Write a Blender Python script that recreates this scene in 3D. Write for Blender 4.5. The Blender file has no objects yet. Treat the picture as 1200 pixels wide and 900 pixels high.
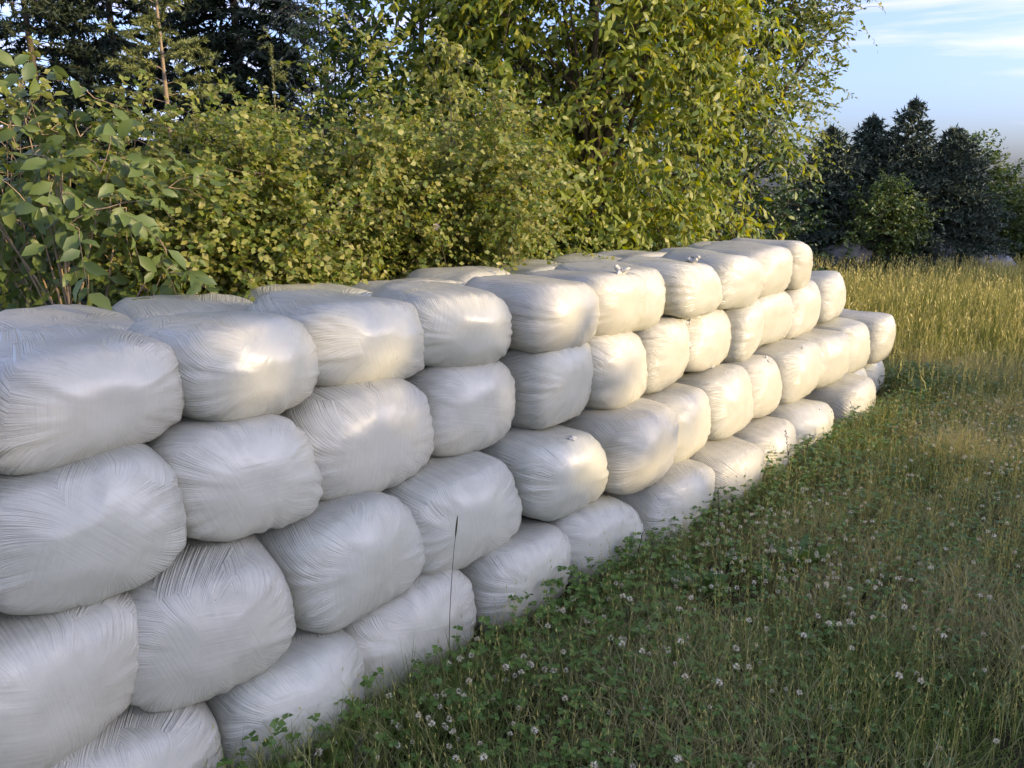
import bpy, math, random
import numpy as np
from mathutils import Vector, Matrix

R = math.radians
scene = bpy.context.scene
col = scene.collection

# ------------------------------------------------------------------ camera
CAM_H = 1.836
cam_d = bpy.data.cameras.new("camera")
cam_d.sensor_width = 36.0
cam_d.lens = 27.0
cam_d.clip_start = 0.05
cam_d.clip_end = 800.0
cam = bpy.data.objects.new("camera", cam_d)
col.objects.link(cam)
cam.location = (0, 0, CAM_H)
cam.rotation_euler = (R(90 - 14.69), 0, 0)
scene.camera = cam

# ------------------------------------------------------------------ light
SUN_EL = 15.0
SUN_AZ = 111.0            # clockwise from +Y: to the right of and behind the camera
SKY_STRENGTH = 0.15
SUN_STRENGTH = 2.0
EXPOSURE = 1.55
SD = Vector((math.sin(R(SUN_AZ)) * math.cos(R(SUN_EL)), math.cos(R(SUN_AZ)) * math.cos(R(SUN_EL)), math.sin(R(SUN_EL))))

world = bpy.data.worlds.new("World")
scene.world = world
world.use_nodes = True
wt = world.node_tree
wt.nodes.clear()
w_out = wt.nodes.new("ShaderNodeOutputWorld")
w_bg = wt.nodes.new("ShaderNodeBackground")
sky = wt.nodes.new("ShaderNodeTexSky")
sky.sky_type = 'NISHITA'
sky.sun_disc = False
sky.sun_elevation = R(SUN_EL)
sky.sun_rotation = R(SUN_AZ)
sky.altitude = 400
sky.air_density = 1.0
sky.dust_density = 3.6
sky.ozone_density = 6.0
w_bg.inputs["Strength"].default_value = SKY_STRENGTH
# thin streaks of high cloud: stretched noise on the sky direction
tc = wt.nodes.new("ShaderNodeTexCoord")
sep = wt.nodes.new("ShaderNodeSeparateXYZ")
wt.links.new(tc.outputs["Generated"], sep.inputs[0])
mp = wt.nodes.new("ShaderNodeMapping")
mp.inputs["Rotation"].default_value = (0, R(9), R(-20))
mp.inputs["Scale"].default_value = (1.3, 1.3, 13.0)
wt.links.new(tc.outputs["Generated"], mp.inputs[0])
nz = wt.nodes.new("ShaderNodeTexNoise")
nz.inputs["Scale"].default_value = 1.6
nz.inputs["Detail"].default_value = 6
nz.inputs["Roughness"].default_value = 0.55
nz.inputs["Distortion"].default_value = 0.4
wt.links.new(mp.outputs[0], nz.inputs["Vector"])
rmp = wt.nodes.new("ShaderNodeMapRange")
rmp.inputs["From Min"].default_value = 0.50
rmp.inputs["From Max"].default_value = 0.80
rmp.inputs["To Max"].default_value = 0.55
wt.links.new(nz.outputs["Fac"], rmp.inputs["Value"])
cmix = wt.nodes.new("ShaderNodeMix")
cmix.data_type = 'RGBA'
cmix.inputs[7].default_value = (5.6, 4.2, 4.7, 1)
wt.links.new(rmp.outputs[0], cmix.inputs[0])
tint = wt.nodes.new("ShaderNodeMix")              # the violet cast of the evening sky
tint.data_type = 'RGBA'; tint.blend_type = 'MULTIPLY'
tint.inputs[0].default_value = 1.0
tint.inputs[7].default_value = (1.09, 0.965, 1.06, 1)
hsv = wt.nodes.new("ShaderNodeHueSaturation")
hsv.inputs["Saturation"].default_value = 0.80
wt.links.new(sky.outputs[0], hsv.inputs["Color"])
wt.links.new(hsv.outputs[0], tint.inputs[6])
wt.links.new(tint.outputs[2], cmix.inputs[6])
wt.links.new(cmix.outputs[2], w_bg.inputs["Color"])
wt.links.new(w_bg.outputs[0], w_out.inputs["Surface"])

sun_d = bpy.data.lights.new("sun", 'SUN')
sun_d.energy = SUN_STRENGTH
sun_d.angle = R(0.6)
sun_d.color = (1.0, 0.75, 0.40)
sun = bpy.data.objects.new("sun", sun_d)
col.objects.link(sun)
sun.location = SD * 60
sun.rotation_euler = SD.to_track_quat('Z', 'Y').to_euler()

scene.view_settings.view_transform = 'Standard'
scene.view_settings.look = 'None'
scene.view_settings.gamma = 1.0
scene.view_settings.use_curve_mapping = False
scene.view_settings.exposure = EXPOSURE
scene.cycles.max_bounces = 6
scene.cycles.diffuse_bounces = 3
scene.cycles.use_adaptive_sampling = True
scene.cycles.adaptive_threshold = 0.02
scene.cycles.use_denoising = True
scene.cycles.transparent_max_bounces = 8

# ------------------------------------------------------------------ helpers
def tag(o, label=None, cat=None, group=None, kind=None):
    if label: o["label"] = label
    if cat: o["category"] = cat
    if group: o["group"] = group
    if kind: o["kind"] = kind
    return o

def empty(name, loc=(0, 0, 0), rz=0.0):
    o = bpy.data.objects.new(name, None)
    o.location = loc
    o.rotation_euler = (0, 0, rz)
    o.empty_display_size = 0.1
    col.objects.link(o)
    return o

def mesh_np(name, verts, faces, smooth=False, attr=None):
    """faces: (n,3) or (n,4) int array, or a list of such arrays"""
    me = bpy.data.meshes.new(name)
    verts = np.asarray(verts, np.float32)
    fl = faces if isinstance(faces, list) else [faces]
    fl = [np.asarray(f, np.int32) for f in fl if len(f)]
    nl = sum(f.size for f in fl)
    npoly = sum(len(f) for f in fl)
    me.vertices.add(len(verts)); me.loops.add(nl); me.polygons.add(npoly)
    me.vertices.foreach_set("co", verts.ravel())
    me.loops.foreach_set("vertex_index", np.concatenate([f.ravel() for f in fl]))
    st = []; base = 0
    for f in fl:
        k = f.shape[1]
        st.append(base + np.arange(len(f)) * k); base += f.size
    me.polygons.foreach_set("loop_start", np.concatenate(st).astype(np.int32))
    if smooth:
        me.polygons.foreach_set("use_smooth", np.ones(npoly, bool))
    if attr:
        for an, vals in attr.items():
            vals = np.asarray(vals, np.float32)
            if vals.ndim == 2:
                a = me.attributes.new(an, 'FLOAT_COLOR', 'POINT')
                a.data.foreach_set("color", vals.ravel())
            else:
                a = me.attributes.new(an, 'FLOAT', 'POINT')
                a.data.foreach_set("value", vals)
    me.update(calc_edges=True)
    return me

def obj(name, me, mat, parent=None, loc=None, rot=None):
    o = bpy.data.objects.new(name, me)
    if mat is not None and not me.materials:
        me.materials.append(mat)
    if loc is not None: o.location = loc
    if rot is not None: o.rotation_euler = rot
    if parent is not None: o.parent = parent
    col.objects.link(o)
    return o

class NT:
    """tiny node-graph helper"""
    def __init__(self, name):
        self.m = bpy.data.materials.new(name)
        self.m.use_nodes = True
        self.t = self.m.node_tree
        self.t.nodes.clear()
        self.out = self.t.nodes.new("ShaderNodeOutputMaterial")
    def n(self, typ, inputs=None, **props):
        nd = self.t.nodes.new(typ)
        for k, v in props.items(): setattr(nd, k, v)
        if inputs:
            for k, v in inputs.items():
                s = nd.inputs[k]
                if hasattr(v, "links") or isinstance(v, bpy.types.NodeSocket):
                    self.t.links.new(v, s)
                else:
                    s.default_value = v
        return nd
    def math(self, op, a, b=0.0, c=0.0):
        nd = self.n("ShaderNodeMath", operation=op)
        for i, v in enumerate((a, b, c)):
            if isinstance(v, bpy.types.NodeSocket): self.t.links.new(v, nd.inputs[i])
            else: nd.inputs[i].default_value = v
        return nd.outputs[0]
    def mix(self, f, a, b):
        nd = self.n("ShaderNodeMix", data_type='RGBA')
        for i, v in ((0, f), (6, a), (7, b)):
            if isinstance(v, bpy.types.NodeSocket): self.t.links.new(v, nd.inputs[i])
            else: nd.inputs[i].default_value = v if i == 0 else (*v[:3], 1)
        return nd.outputs[2]
    def fmix(self, f, a, b):
        nd = self.n("ShaderNodeMix", data_type='FLOAT')
        for i, v in ((0, f), (2, a), (3, b)):
            if isinstance(v, bpy.types.NodeSocket): self.t.links.new(v, nd.inputs[i])
            else: nd.inputs[i].default_value = v
        return nd.outputs[0]
    def surf(self, s):
        self.t.links.new(s, self.out.inputs["Surface"])
        return self.m

# ------------------------------------------------------------------ materials
def film_material(name):
    g = NT(name)
    tc = g.n("ShaderNodeTexCoord")
    oi = g.n("ShaderNodeObjectInfo")
    sp = g.n("ShaderNodeSeparateXYZ", {0: tc.outputs["Object"]})
    x, y, z = sp.outputs
    z1 = g.math('MULTIPLY', z, 1.3)
    r = g.math('SQRT', g.math('ADD', g.math('MULTIPLY', x, x), g.math('ADD', g.math('MULTIPLY', z1, z1), 1e-5)))
    ang = g.math('ARCTAN2', z1, x)
    rnd = oi.outputs["Random"]
    w = g.math('MULTIPLY', rnd, 97.0)
    ay = g.math('ABSOLUTE', y)
    t = g.math('SUBTRACT', r, ay)           # runs from the middle of the end, over the edge, along the side
    ov = g.n("ShaderNodeVectorMath", {0: tc.outputs["Object"], 1: g.n("ShaderNodeCombineXYZ", {0: w, 1: w, 2: w}).outputs[0]}, operation='ADD').outputs[0]
    ov2 = g.n("ShaderNodeVectorMath", {0: ov, 1: (7.3, 1.1, 4.9)}, operation='ADD').outputs[0]
    mk = g.n("ShaderNodeTexNoise", {"Vector": ov, "Scale": 4.0, "Detail": 0.0})
    mk2 = g.n("ShaderNodeTexNoise", {"Vector": ov2, "Scale": 5.0, "Detail": 0.0})
    # which film layer lies on top here: each runs at its own slant
    f1 = g.math('GREATER_THAN', mk.outputs["Fac"], 0.5)
    f2 = g.math('GREATER_THAN', mk2.outputs["Fac"], 0.53)
    swirl = g.fmix(f2, g.fmix(f1, 0.2, 1.7), -1.4)
    av = g.math('ADD', ang, g.math('MULTIPLY', t, swirl))
    sv = g.n("ShaderNodeCombineXYZ", {0: g.math('MULTIPLY', g.math('COSINE', av), 46.0), 1: g.math('MULTIPLY', g.math('SINE', av), 46.0),
                                      2: g.math('ADD', g.math('MULTIPLY', t, 2.1), g.math('ADD', w, swirl))})
    st = g.n("ShaderNodeTexNoise", {"Vector": sv.outputs[0], "Scale": 1.0, "Detail": 1.6, "Roughness": 0.62}).outputs["Fac"]
    # on the ends the film lies in straight strips that cross at several angles; towards the rim it fans out
    rot = g.n("ShaderNodeVectorRotate", {"Vector": ov2, "Axis": (0, 1, 0), "Angle": g.math('ADD', g.math('MULTIPLY', rnd, 31.0), g.math('MULTIPLY', f1, 1.1))}, rotation_type='AXIS_ANGLE')
    mpp = g.n("ShaderNodeMapping", {"Vector": rot.outputs[0], "Scale": (90.0, 6.0, 3.5)})
    nc = g.n("ShaderNodeTexNoise", {"Vector": mpp.outputs[0], "Scale": 1.0, "Detail": 1.5, "Roughness": 0.6}).outputs["Fac"]
    edge = g.math('ADD', r, g.math('MULTIPLY', mk2.outputs["Fac"], 0.22))
    cmask = g.n("ShaderNodeMapRange", {"Value": edge, "From Min": 0.24, "From Max": 0.33}, interpolation_type='SMOOTHSTEP').outputs[0]
    h = g.fmix(cmask, g.math('ADD', g.math('MULTIPLY', nc, 0.34), 0.33), st)
    fine = g.n("ShaderNodeTexNoise", {"Vector": tc.outputs["Object"], "Scale": 42.0, "Detail": 1.5})
    h2 = g.math('ADD', h, g.math('MULTIPLY', fine.outputs["Fac"], 0.22))
    # streaks are deepest on the flanks, where the film is bunched up
    stg = g.n("ShaderNodeMapRange", {"Value": t, "From Min": -0.13, "From Max": 0.10, "To Min": 0.24, "To Max": 0.82})
    bump = g.n("ShaderNodeBump", {"Height": h2, "Strength": stg.outputs[0], "Distance": 0.015})
    # colour: milky film, layers slightly uneven, with faint green dust and specks
    lay = g.n("ShaderNodeTexNoise", {"Vector": ov2, "Scale": 6.0, "Detail": 1.0})
    c0 = g.mix(lay.outputs["Fac"], (0.465, 0.465, 0.37), (0.55, 0.545, 0.435))
    c1 = g.mix(g.math('MULTIPLY', rnd, 0.7), c0, (0.53, 0.50, 0.39))
    wob = g.n("ShaderNodeVectorMath", {0: ov, 1: g.n("ShaderNodeVectorMath", {0: fine.outputs["Color"], 1: (0.05, 0.05, 0.05)}, operation='MULTIPLY').outputs[0]}, operation='ADD')
    spk = g.n("ShaderNodeTexVoronoi", {"Vector": wob.outputs[0], "Scale": 9.0})
    sm = g.n("ShaderNodeMapRange", {"Value": spk.outputs["Distance"], "From Min": 0.012, "From Max": 0.036, "To Min": 0.7, "To Max": 0.0}).outputs[0]
    c2 = g.mix(sm, c1, (0.10, 0.09, 0.06))
    crease_shade = g.n("ShaderNodeMapRange", {"Value": h, "From Min": 0.30, "From Max": 0.46, "To Min": 0.20, "To Max": 0.0}).outputs[0]  # shade in the wrinkles, painted into the film colour to deepen them
    c3 = g.mix(crease_shade, c2, (0.27, 0.265, 0.22))
    # dust blotches everywhere, stronger close to the ground
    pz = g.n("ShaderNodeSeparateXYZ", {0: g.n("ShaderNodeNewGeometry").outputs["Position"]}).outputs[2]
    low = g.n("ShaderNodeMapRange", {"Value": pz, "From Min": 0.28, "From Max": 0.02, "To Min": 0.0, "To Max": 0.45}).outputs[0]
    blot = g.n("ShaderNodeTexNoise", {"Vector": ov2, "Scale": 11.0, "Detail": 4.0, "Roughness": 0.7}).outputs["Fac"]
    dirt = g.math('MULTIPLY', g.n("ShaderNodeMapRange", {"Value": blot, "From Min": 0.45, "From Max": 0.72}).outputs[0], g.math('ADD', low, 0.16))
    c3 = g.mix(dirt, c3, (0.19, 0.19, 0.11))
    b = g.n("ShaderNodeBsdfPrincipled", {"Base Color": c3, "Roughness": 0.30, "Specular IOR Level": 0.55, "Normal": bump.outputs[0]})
    return g.surf(b.outputs[0])

def leaf_material(name, cols, rough=0.45, trans=0.35, spec=0.4, attr_mix=None):
    """cols: list of base colours picked per leaf (random per island)"""
    g = NT(name)
    geo = g.n("ShaderNodeNewGeometry")
    ramp = g.n("ShaderNodeValToRGB", {0: geo.outputs["Random Per Island"]})
    cr = ramp.color_ramp
    cr.interpolation = 'LINEAR'
    while len(cr.elements) > 1: cr.elements.remove(cr.elements[-1])
    cr.elements[0].position = 0.0
    cr.elements[0].color = (*cols[0], 1)
    for i, c in enumerate(cols[1:]):
        e = cr.elements.new((i + 1) / max(1, len(cols) - 1)); e.color = (*c, 1)
    c = ramp.outputs[0]
    if attr_mix:
        an, c2 = attr_mix
        a = g.n("ShaderNodeAttribute", attribute_name=an)
        c = g.mix(a.outputs["Fac"], c, c2)
    b = g.n("ShaderNodeBsdfPrincipled", {"Base Color": c, "Roughness": rough, "Specular IOR Level": spec})
    if trans > 0:
        hs = g.n("ShaderNodeHueSaturation", {"Color": c, "Hue": 0.475, "Saturation": 1.15, "Value": 1.6})
        tr = g.n("ShaderNodeBsdfTranslucent", {"Color": hs.outputs[0]})
        ms = g.n("ShaderNodeMixShader", {0: trans, 1: b.outputs[0], 2: tr.outputs[0]})
        return g.surf(ms.outputs[0])
    return g.surf(b.outputs[0])

def bark_material(name, c1, c2, scale=18.0):
    g = NT(name)
    tc = g.n("ShaderNodeTexCoord")
    mp = g.n("ShaderNodeMapping", {"Vector": tc.outputs["Object"], "Scale": (1, 1, 0.3)})
    nz = g.n("ShaderNodeTexNoise", {"Vector": mp.outputs[0], "Scale": scale, "Detail": 5.0})
    c = g.mix(nz.outputs["Fac"], c1, c2)
    bp = g.n("ShaderNodeBump", {"Height": nz.outputs["Fac"], "Strength": 0.6, "Distance": 0.02})
    b = g.n("ShaderNodeBsdfPrincipled", {"Base Color": c, "Roughness": 0.85, "Specular IOR Level": 0.2, "Normal": bp.outputs[0]})
    return g.surf(b.outputs[0])

def ground_material():
    g = NT("soil_and_thatch")
    tc = g.n("ShaderNodeTexCoord")
    n1 = g.n("ShaderNodeTexNoise", {"Vector": tc.outputs["Object"], "Scale": 1.1, "Detail": 6.0, "Roughness": 0.65})
    n2 = g.n("ShaderNodeTexNoise", {"Vector": tc.outputs["Object"], "Scale": 38.0, "Detail": 4.0, "Roughness": 0.7})
    c = g.mix(n1.outputs["Fac"], (0.022, 0.028, 0.010), (0.07, 0.062, 0.030))
    c = g.mix(g.math('MULTIPLY', n2.outputs["Fac"], 0.7), c, (0.05, 0.042, 0.024))
    bp = g.n("ShaderNodeBump", {"Height": n2.outputs["Fac"], "Strength": 0.9, "Distance": 0.03})
    b = g.n("ShaderNodeBsdfPrincipled", {"Base Color": c, "Roughness": 0.95, "Specular IOR Level": 0.1, "Normal": bp.outputs[0]})
    return g.surf(b.outputs[0])

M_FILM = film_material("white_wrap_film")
def tail_material():
    g = NT("loose_film")
    nz = g.n("ShaderNodeTexNoise", {"Scale": 25.0, "Detail": 2.0})
    c = g.mix(nz.outputs["Fac"], (0.48, 0.47, 0.40), (0.58, 0.57, 0.49))
    return g.surf(g.n("ShaderNodeBsdfPrincipled", {"Base Color": c, "Roughness": 0.35}).outputs[0])
M_TAIL = tail_material()
M_GROUND = ground_material()

# ------------------------------------------------------------------ ground
def ground_z(x, y):
    return 0.02 * np.sin(x * 1.3 + 0.4) * np.cos(y * 1.1) + 0.012 * np.sin(x * 3.1 + y * 2.3)
def build_ground():
    ax = np.concatenate([np.linspace(-300, -14, 14), np.linspace(-12, 26, 96), np.linspace(28, 300, 14)])
    ay = np.concatenate([np.linspace(-300, -14, 14), np.linspace(-12, 30, 106), np.linspace(32, 400, 14)])
    X, Y = np.meshgrid(ax, ay, indexing='ij')
    Z = ground_z(X, Y)
    v = np.stack([X, Y, Z], -1).reshape(-1, 3)
    nx, ny = len(ax), len(ay)
    i = np.arange(nx * ny).reshape(nx, ny)
    f = np.stack([i[:-1, :-1], i[1:, :-1], i[1:, 1:], i[:-1, 1:]], -1).reshape(-1, 4)
    o = obj("ground", mesh_np("ground", v, f, True), M_GROUND)
    tag(o, kind="structure")
build_ground()

# ------------------------------------------------------------------ wrapped bales
WD = Vector((0.6894, 0.7244, 0)); WN = Vector((0.7244, -0.6894, 0))    # along the wall, and out of its face
ROW_H = 0.36
FACE_RZ = math.atan2(WN.y, WN.x) + math.pi / 2                        # local -Y looks out of the wall

def cube_grid(n):
    """vertices of a cube surface with shared edges, and its quads"""
    key = {}
    vs = []; fs = []
    lin = [-1 + 2 * i / n for i in range(n + 1)]
    def vid(a, b, c):
        k = (a, b, c)
        if k not in key:
            key[k] = len(vs); vs.append((lin[a], lin[b], lin[c]))
        return key[k]
    for ax in range(3):
        for side in (0, n):
            for i in range(n):
                for j in range(n):
                    q = []
                    for (p, r) in ((i, j), (i + 1, j), (i + 1, j + 1), (i, j + 1)):
                        c = [0, 0, 0]; c[ax] = side; c[(ax + 1) % 3] = p; c[(ax + 2) % 3] = r
                        q.append(vid(*c))
                    if side == 0: q.reverse()
                    fs.append(q)
    return np.array(vs), np.array(fs)
_cubes = {}

def bale_mesh(n, a, b, c, rg):
    if n not in _cubes: _cubes[n] = cube_grid(n)
    p0, f = _cubes[n]
    p = np.tan(p0 * (math.pi / 4) * 0.96) / math.tan(math.pi / 4 * 0.96)
    m = rg.uniform(2.8, 3.4); k = rg.uniform(4.2, 5.2)
    q = p * np.array([a, c, b])
    F = ((np.abs(q[:, 0] / a) ** m + np.abs(q[:, 2] / b) ** m) ** (k / m) + np.abs(q[:, 1] / c) ** k) ** (1 / k)
    q = q / F[:, None]
    x, y, z = q[:, 0], q[:, 1], q[:, 2]
    th = np.arctan2(z / b, x / a)
    r = np.sqrt((x / a) ** 2 + (z / b) ** 2)
    # end face: flat many-sided middle with shoulders sloping back to the rim
    k_poly = rg.integers(5, 8); ph = rg.uniform(0, 6.28)
    seg = 2 * math.pi / k_poly
    rp = r * np.cos(((th + ph) % seg) - seg / 2) / math.cos(seg / 2) * rg.uniform(0.95, 1.1)
    endness = np.clip((np.abs(y) / c - 0.62) / 0.3, 0, 1)
    sh = np.clip((rp - rg.uniform(0.22, 0.34)) / 0.7, 0, 1)
    y = y - np.sign(y) * endness * 0.022 * sh * sh * (3 - 2 * sh)
    # overall softness: sag, lean and dents
    # weight: top and underside are pressed flat where bales lie on each other
    fl = rg.uniform(0.86, 0.92)
    az = np.abs(z) / b
    z = np.sign(z) * b * np.where(az > fl, fl + (az - fl) * 0.6, az) / (fl + (1 - fl) * 0.6)
    zz = z / b
    x = x * (1 + rg.uniform(0.0, 0.05) * -zz) + 0.025 * rg.normal() * zz
    y = y * (1 + 0.04 * rg.normal() * zz)
    z = z - 0.012 * rg.uniform(0, 1) * np.cos(x / a * 1.6) * (zz < 0)
    P = np.stack([x, y, z], -1)
    d = np.zeros(len(P))
    for _ in range(7):
        kv = rg.normal(size=3); kv *= rg.uniform(9, 22) / np.linalg.norm(kv)
        d += np.sin(P @ kv + rg.uniform(0, 6.28)) * 0.0028
    # puckers of film pulled round the rim
    rim = np.exp(-((np.abs(y) / c - 0.80) / 0.28) ** 2)
    pk = np.zeros(len(P))
    for N in (11, 17, 23, 29):
        pk += np.sin(N * th + rg.uniform(0, 6.28) + 2.0 * r) * rg.uniform(0.0006, 0.0017)
    d += pk * (0.35 + rim) * np.clip(r * 1.4 - 0.3, 0, 1)
    nrm = P / np.array([a, c, b]) ** 2
    nrm /= np.linalg.norm(nrm, axis=1)[:, None]
    P = P + nrm * d[:, None]
    return mesh_np("wrapped_bale", P, f, True)

# right-hand edge of every bale along the wall (metres) and how far its face stands out, row by row from the top
ROWS = {
 3: ([0.82, 1.29, 1.89, 2.27, 2.73, 3.15, 3.37, 3.97, 4.56, 5.22, 5.66],
     [-2.07, -2.09, -2.20, -2.14, -2.07, -2.09, -2.13, -2.11, -2.15, -2.24, -2.27]),
 2: ([0.75, 1.20, 1.77, 2.24, 2.73, 3.16, 3.61, 4.16, 4.64, 5.27, 5.87, 6.55],
     [-1.95, -2.00, -2.07, -2.10, -2.08, -2.07, -2.10, -2.16, -2.15, -2.25, -2.28, -2.33]),
 1: ([0.57, 1.02, 1.54, 2.11, 2.65, 3.17, 3.63, 4.17, 4.70, 5.37, 5.99, 6.60, 7.04],
     [-1.90, -1.86, -1.89, -1.94, -1.92, -1.87, -1.96, -1.98, -2.03, -2.03, -2.07, -2.12, -2.08]),
 0: ([0.74, 1.23, 1.81, 2.33, 2.84, 3.45, 4.03, 4.60, 5.26, 6.20, 6.66, 7.14],
     [-1.83, -1.82, -1.88, -1.86, -1.85, -1.81, -1.80, -1.85, -1.88, -1.90, -2.12, -2.16]),
}
ORD = ["first", "second", "third", "fourth", "fifth", "sixth", "seventh", "eighth", "ninth", "tenth", "eleventh", "twelfth", "thirteenth", "fourteenth"]
ROWNAME = {3: "top row", 2: "second row from the top", 1: "third row from the top", 0: "bottom row on the grass"}
rg = np.random.default_rng(11)
BALES = {}
ROW_Z = {0: 0.18, 1: 0.545, 2: 0.92, 3: 1.25}
ROW_HT = {0: 0.375, 1: 0.395, 2: 0.385, 3: 0.32}
def add_bale(row, s_c, t_face, w, h, L, label, group, n, yaw=None, dz=0.0):
    me = bale_mesh(n, w / 2, h / 2, L / 2, rg)
    c = WD * s_c + WN * (t_face - L / 2)
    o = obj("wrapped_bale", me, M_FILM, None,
            (c.x, c.y, ROW_Z[row] + dz),
            (rg.normal() * R(2.5), rg.normal() * R(3.0), FACE_RZ + (rg.normal() * R(5.5) if yaw is None else yaw)))
    tag(o, label, "bale", group)
    return o
for row in (0, 1, 2, 3):
    S, T = ROWS[row]
    S = [S[0] - 0.50] + S; T = [T[0]] + T          # the one cut by the left edge of the picture
    for i in range(len(S)):
        gap = S[i] - S[i - 1] if i else 0.50
        w = min(0.66, max(0.52, gap * 1.09))
        L = 0.56 + 0.05 * rg.random()
        d = S[i]
        n = 30 if d < 2.9 else (23 if d < 4.7 else 17)
        lab = (f"wrapped white bale in the {ROWNAME[row]}, {ORD[i - 1]} from the left" if i
               else f"wrapped white bale of the {ROWNAME[row]}, beyond the left picture edge")
        h = ROW_HT[row] + (0.015 if row == 3 and d > 4 else 0.0) + 0.008 * rg.normal()
        BALES[(row, i)] = add_bale(row, S[i] - w / 2 + float(np.interp(S[i], [0.5, 2.0, 2.8, 4.2, 5.7], [0.12, 0.13, 0.19, 0.20, 0.08])), T[i] - 0.10 * max(0.0, 1 - S[i] / 6), w, h, L, lab, "wrapped bales of the front wall", n)
# rear layer: only its top shows over the front wall
for row in (0, 1, 2, 3):
    s0, s1 = 0.05, 5.75 + 0.3 * (3 - row)
    k = 0; s = s0 + (0.25 if row % 2 else 0.0)
    while s < s1:
        w = 0.56 + 0.03 * rg.normal()
        lab = (f"wrapped white bale of the rear layer showing over the top row, {ORD[min(k, 13)]} from the left" if row == 3
               else "wrapped white bale hidden inside the rear layer of the stack")
        add_bale(row, s, -2.20 - 0.60 + 0.05 * rg.normal(), w, 0.33 if row == 3 else 0.375, 0.58, lab,
                 "rear layer bales on top" if row == 3 else "rear layer bales hidden below", 16 if row == 3 else 7, dz=-0.045 if row == 3 else 0.0)
        s += 0.53; k += 1

# ------------------------------------------------------------------ vegetation helpers
def unit(v):
    return v / np.maximum(np.linalg.norm(v, axis=-1, keepdims=True), 1e-9)

# leaf templates: columns are (along, across, up), unit length and unit half-width
T_SMALL = (np.array([[0, 0, 0], [0.45, 1, 0.25], [1, 0, -0.05], [0.45, -1, 0.25]], float), np.array([[0, 2, 1], [0, 3, 2]]))
T_LEAF = (np.array([[0, 0, 0], [0.3, 0.85, 0.30], [0.3, 0, 0.05], [0.3, -0.85, 0.30], [0.68, 0.80, 0.18], [0.68, 0, -0.10], [0.68, -0.80, 0.18], [1, 0, -0.55]], float),
          np.array([[0, 2, 1], [0, 3, 2], [1, 2, 4], [2, 5, 4], [2, 3, 5], [3, 6, 5], [4, 5, 7], [5, 6, 7]]))
T_MID = (np.array([[0, 0, 0], [0.35, 0.9, 0.25], [0.35, -0.9, 0.25], [0.72, 0.7, 0.1], [0.72, -0.7, 0.1], [1, 0, -0.5]], float), np.array([[0, 2, 1], [1, 2, 3], [2, 4, 3], [3, 4, 5]]))
T_NEEDLE = (np.array([[0, 0.8, 0], [0, -0.8, 0], [1, 0, 0]], float), np.array([[0, 1, 2]]))

def leaf_arrays(tmpl, pos, d, up, length, width):
    """place one template per row of pos; returns verts, tris"""
    tv, tf = tmpl
    d = unit(d)
    side = unit(np.cross(up, d))
    nrm = np.cross(d, side)
    L = length[:, None, None]; W = width[:, None, None]
    v = pos[:, None, :] + d[:, None, :] * tv[None, :, 0, None] * L + side[:, None, :] * tv[None, :, 1, None] * W + nrm[:, None, :] * tv[None, :, 2, None] * W
    n = len(tv)
    f = tf[None] + (np.arange(len(pos)) * n)[:, None, None]
    return v.reshape(-1, 3), f.reshape(-1, 3)

def tube(paths, sides=6):
    """paths: list of (points, radii); returns verts and quads of tapered tubes"""
    V = []; F = []; base = 0
    for pts, rad in paths:
        pts = np.asarray(pts, float); rad = np.asarray(rad, float)
        n = len(pts)
        tan = unit(np.gradient(pts, axis=0))
        ref = np.array([0.31, 0.95, 0.05]) if abs(tan[0, 2]) > 0.5 else np.array([0, 0, 1.0])
        a = unit(np.cross(tan, ref)); b = np.cross(tan, a)
        an = np.arange(sides) * 2 * math.pi / sides
        ring = pts[:, None] + rad[:, None, None] * (np.cos(an)[None, :, None] * a[:, None] + np.sin(an)[None, :, None] * b[:, None])
        V.append(ring.reshape(-1, 3))
        i = base + np.arange(n * sides).reshape(n, sides)
        j = np.roll(i, -1, axis=1)
        F.append(np.stack([i[:-1], j[:-1], j[1:], i[1:]], -1).reshape(-1, 4))
        base += n * sides
    return np.concatenate(V), np.concatenate(F)

def bez(p0, p1, p2, n):
    t = np.linspace(0, 1, n)[:, None]
    return (1 - t) ** 2 * p0 + 2 * t * (1 - t) * p1 + t ** 2 * p2

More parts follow.
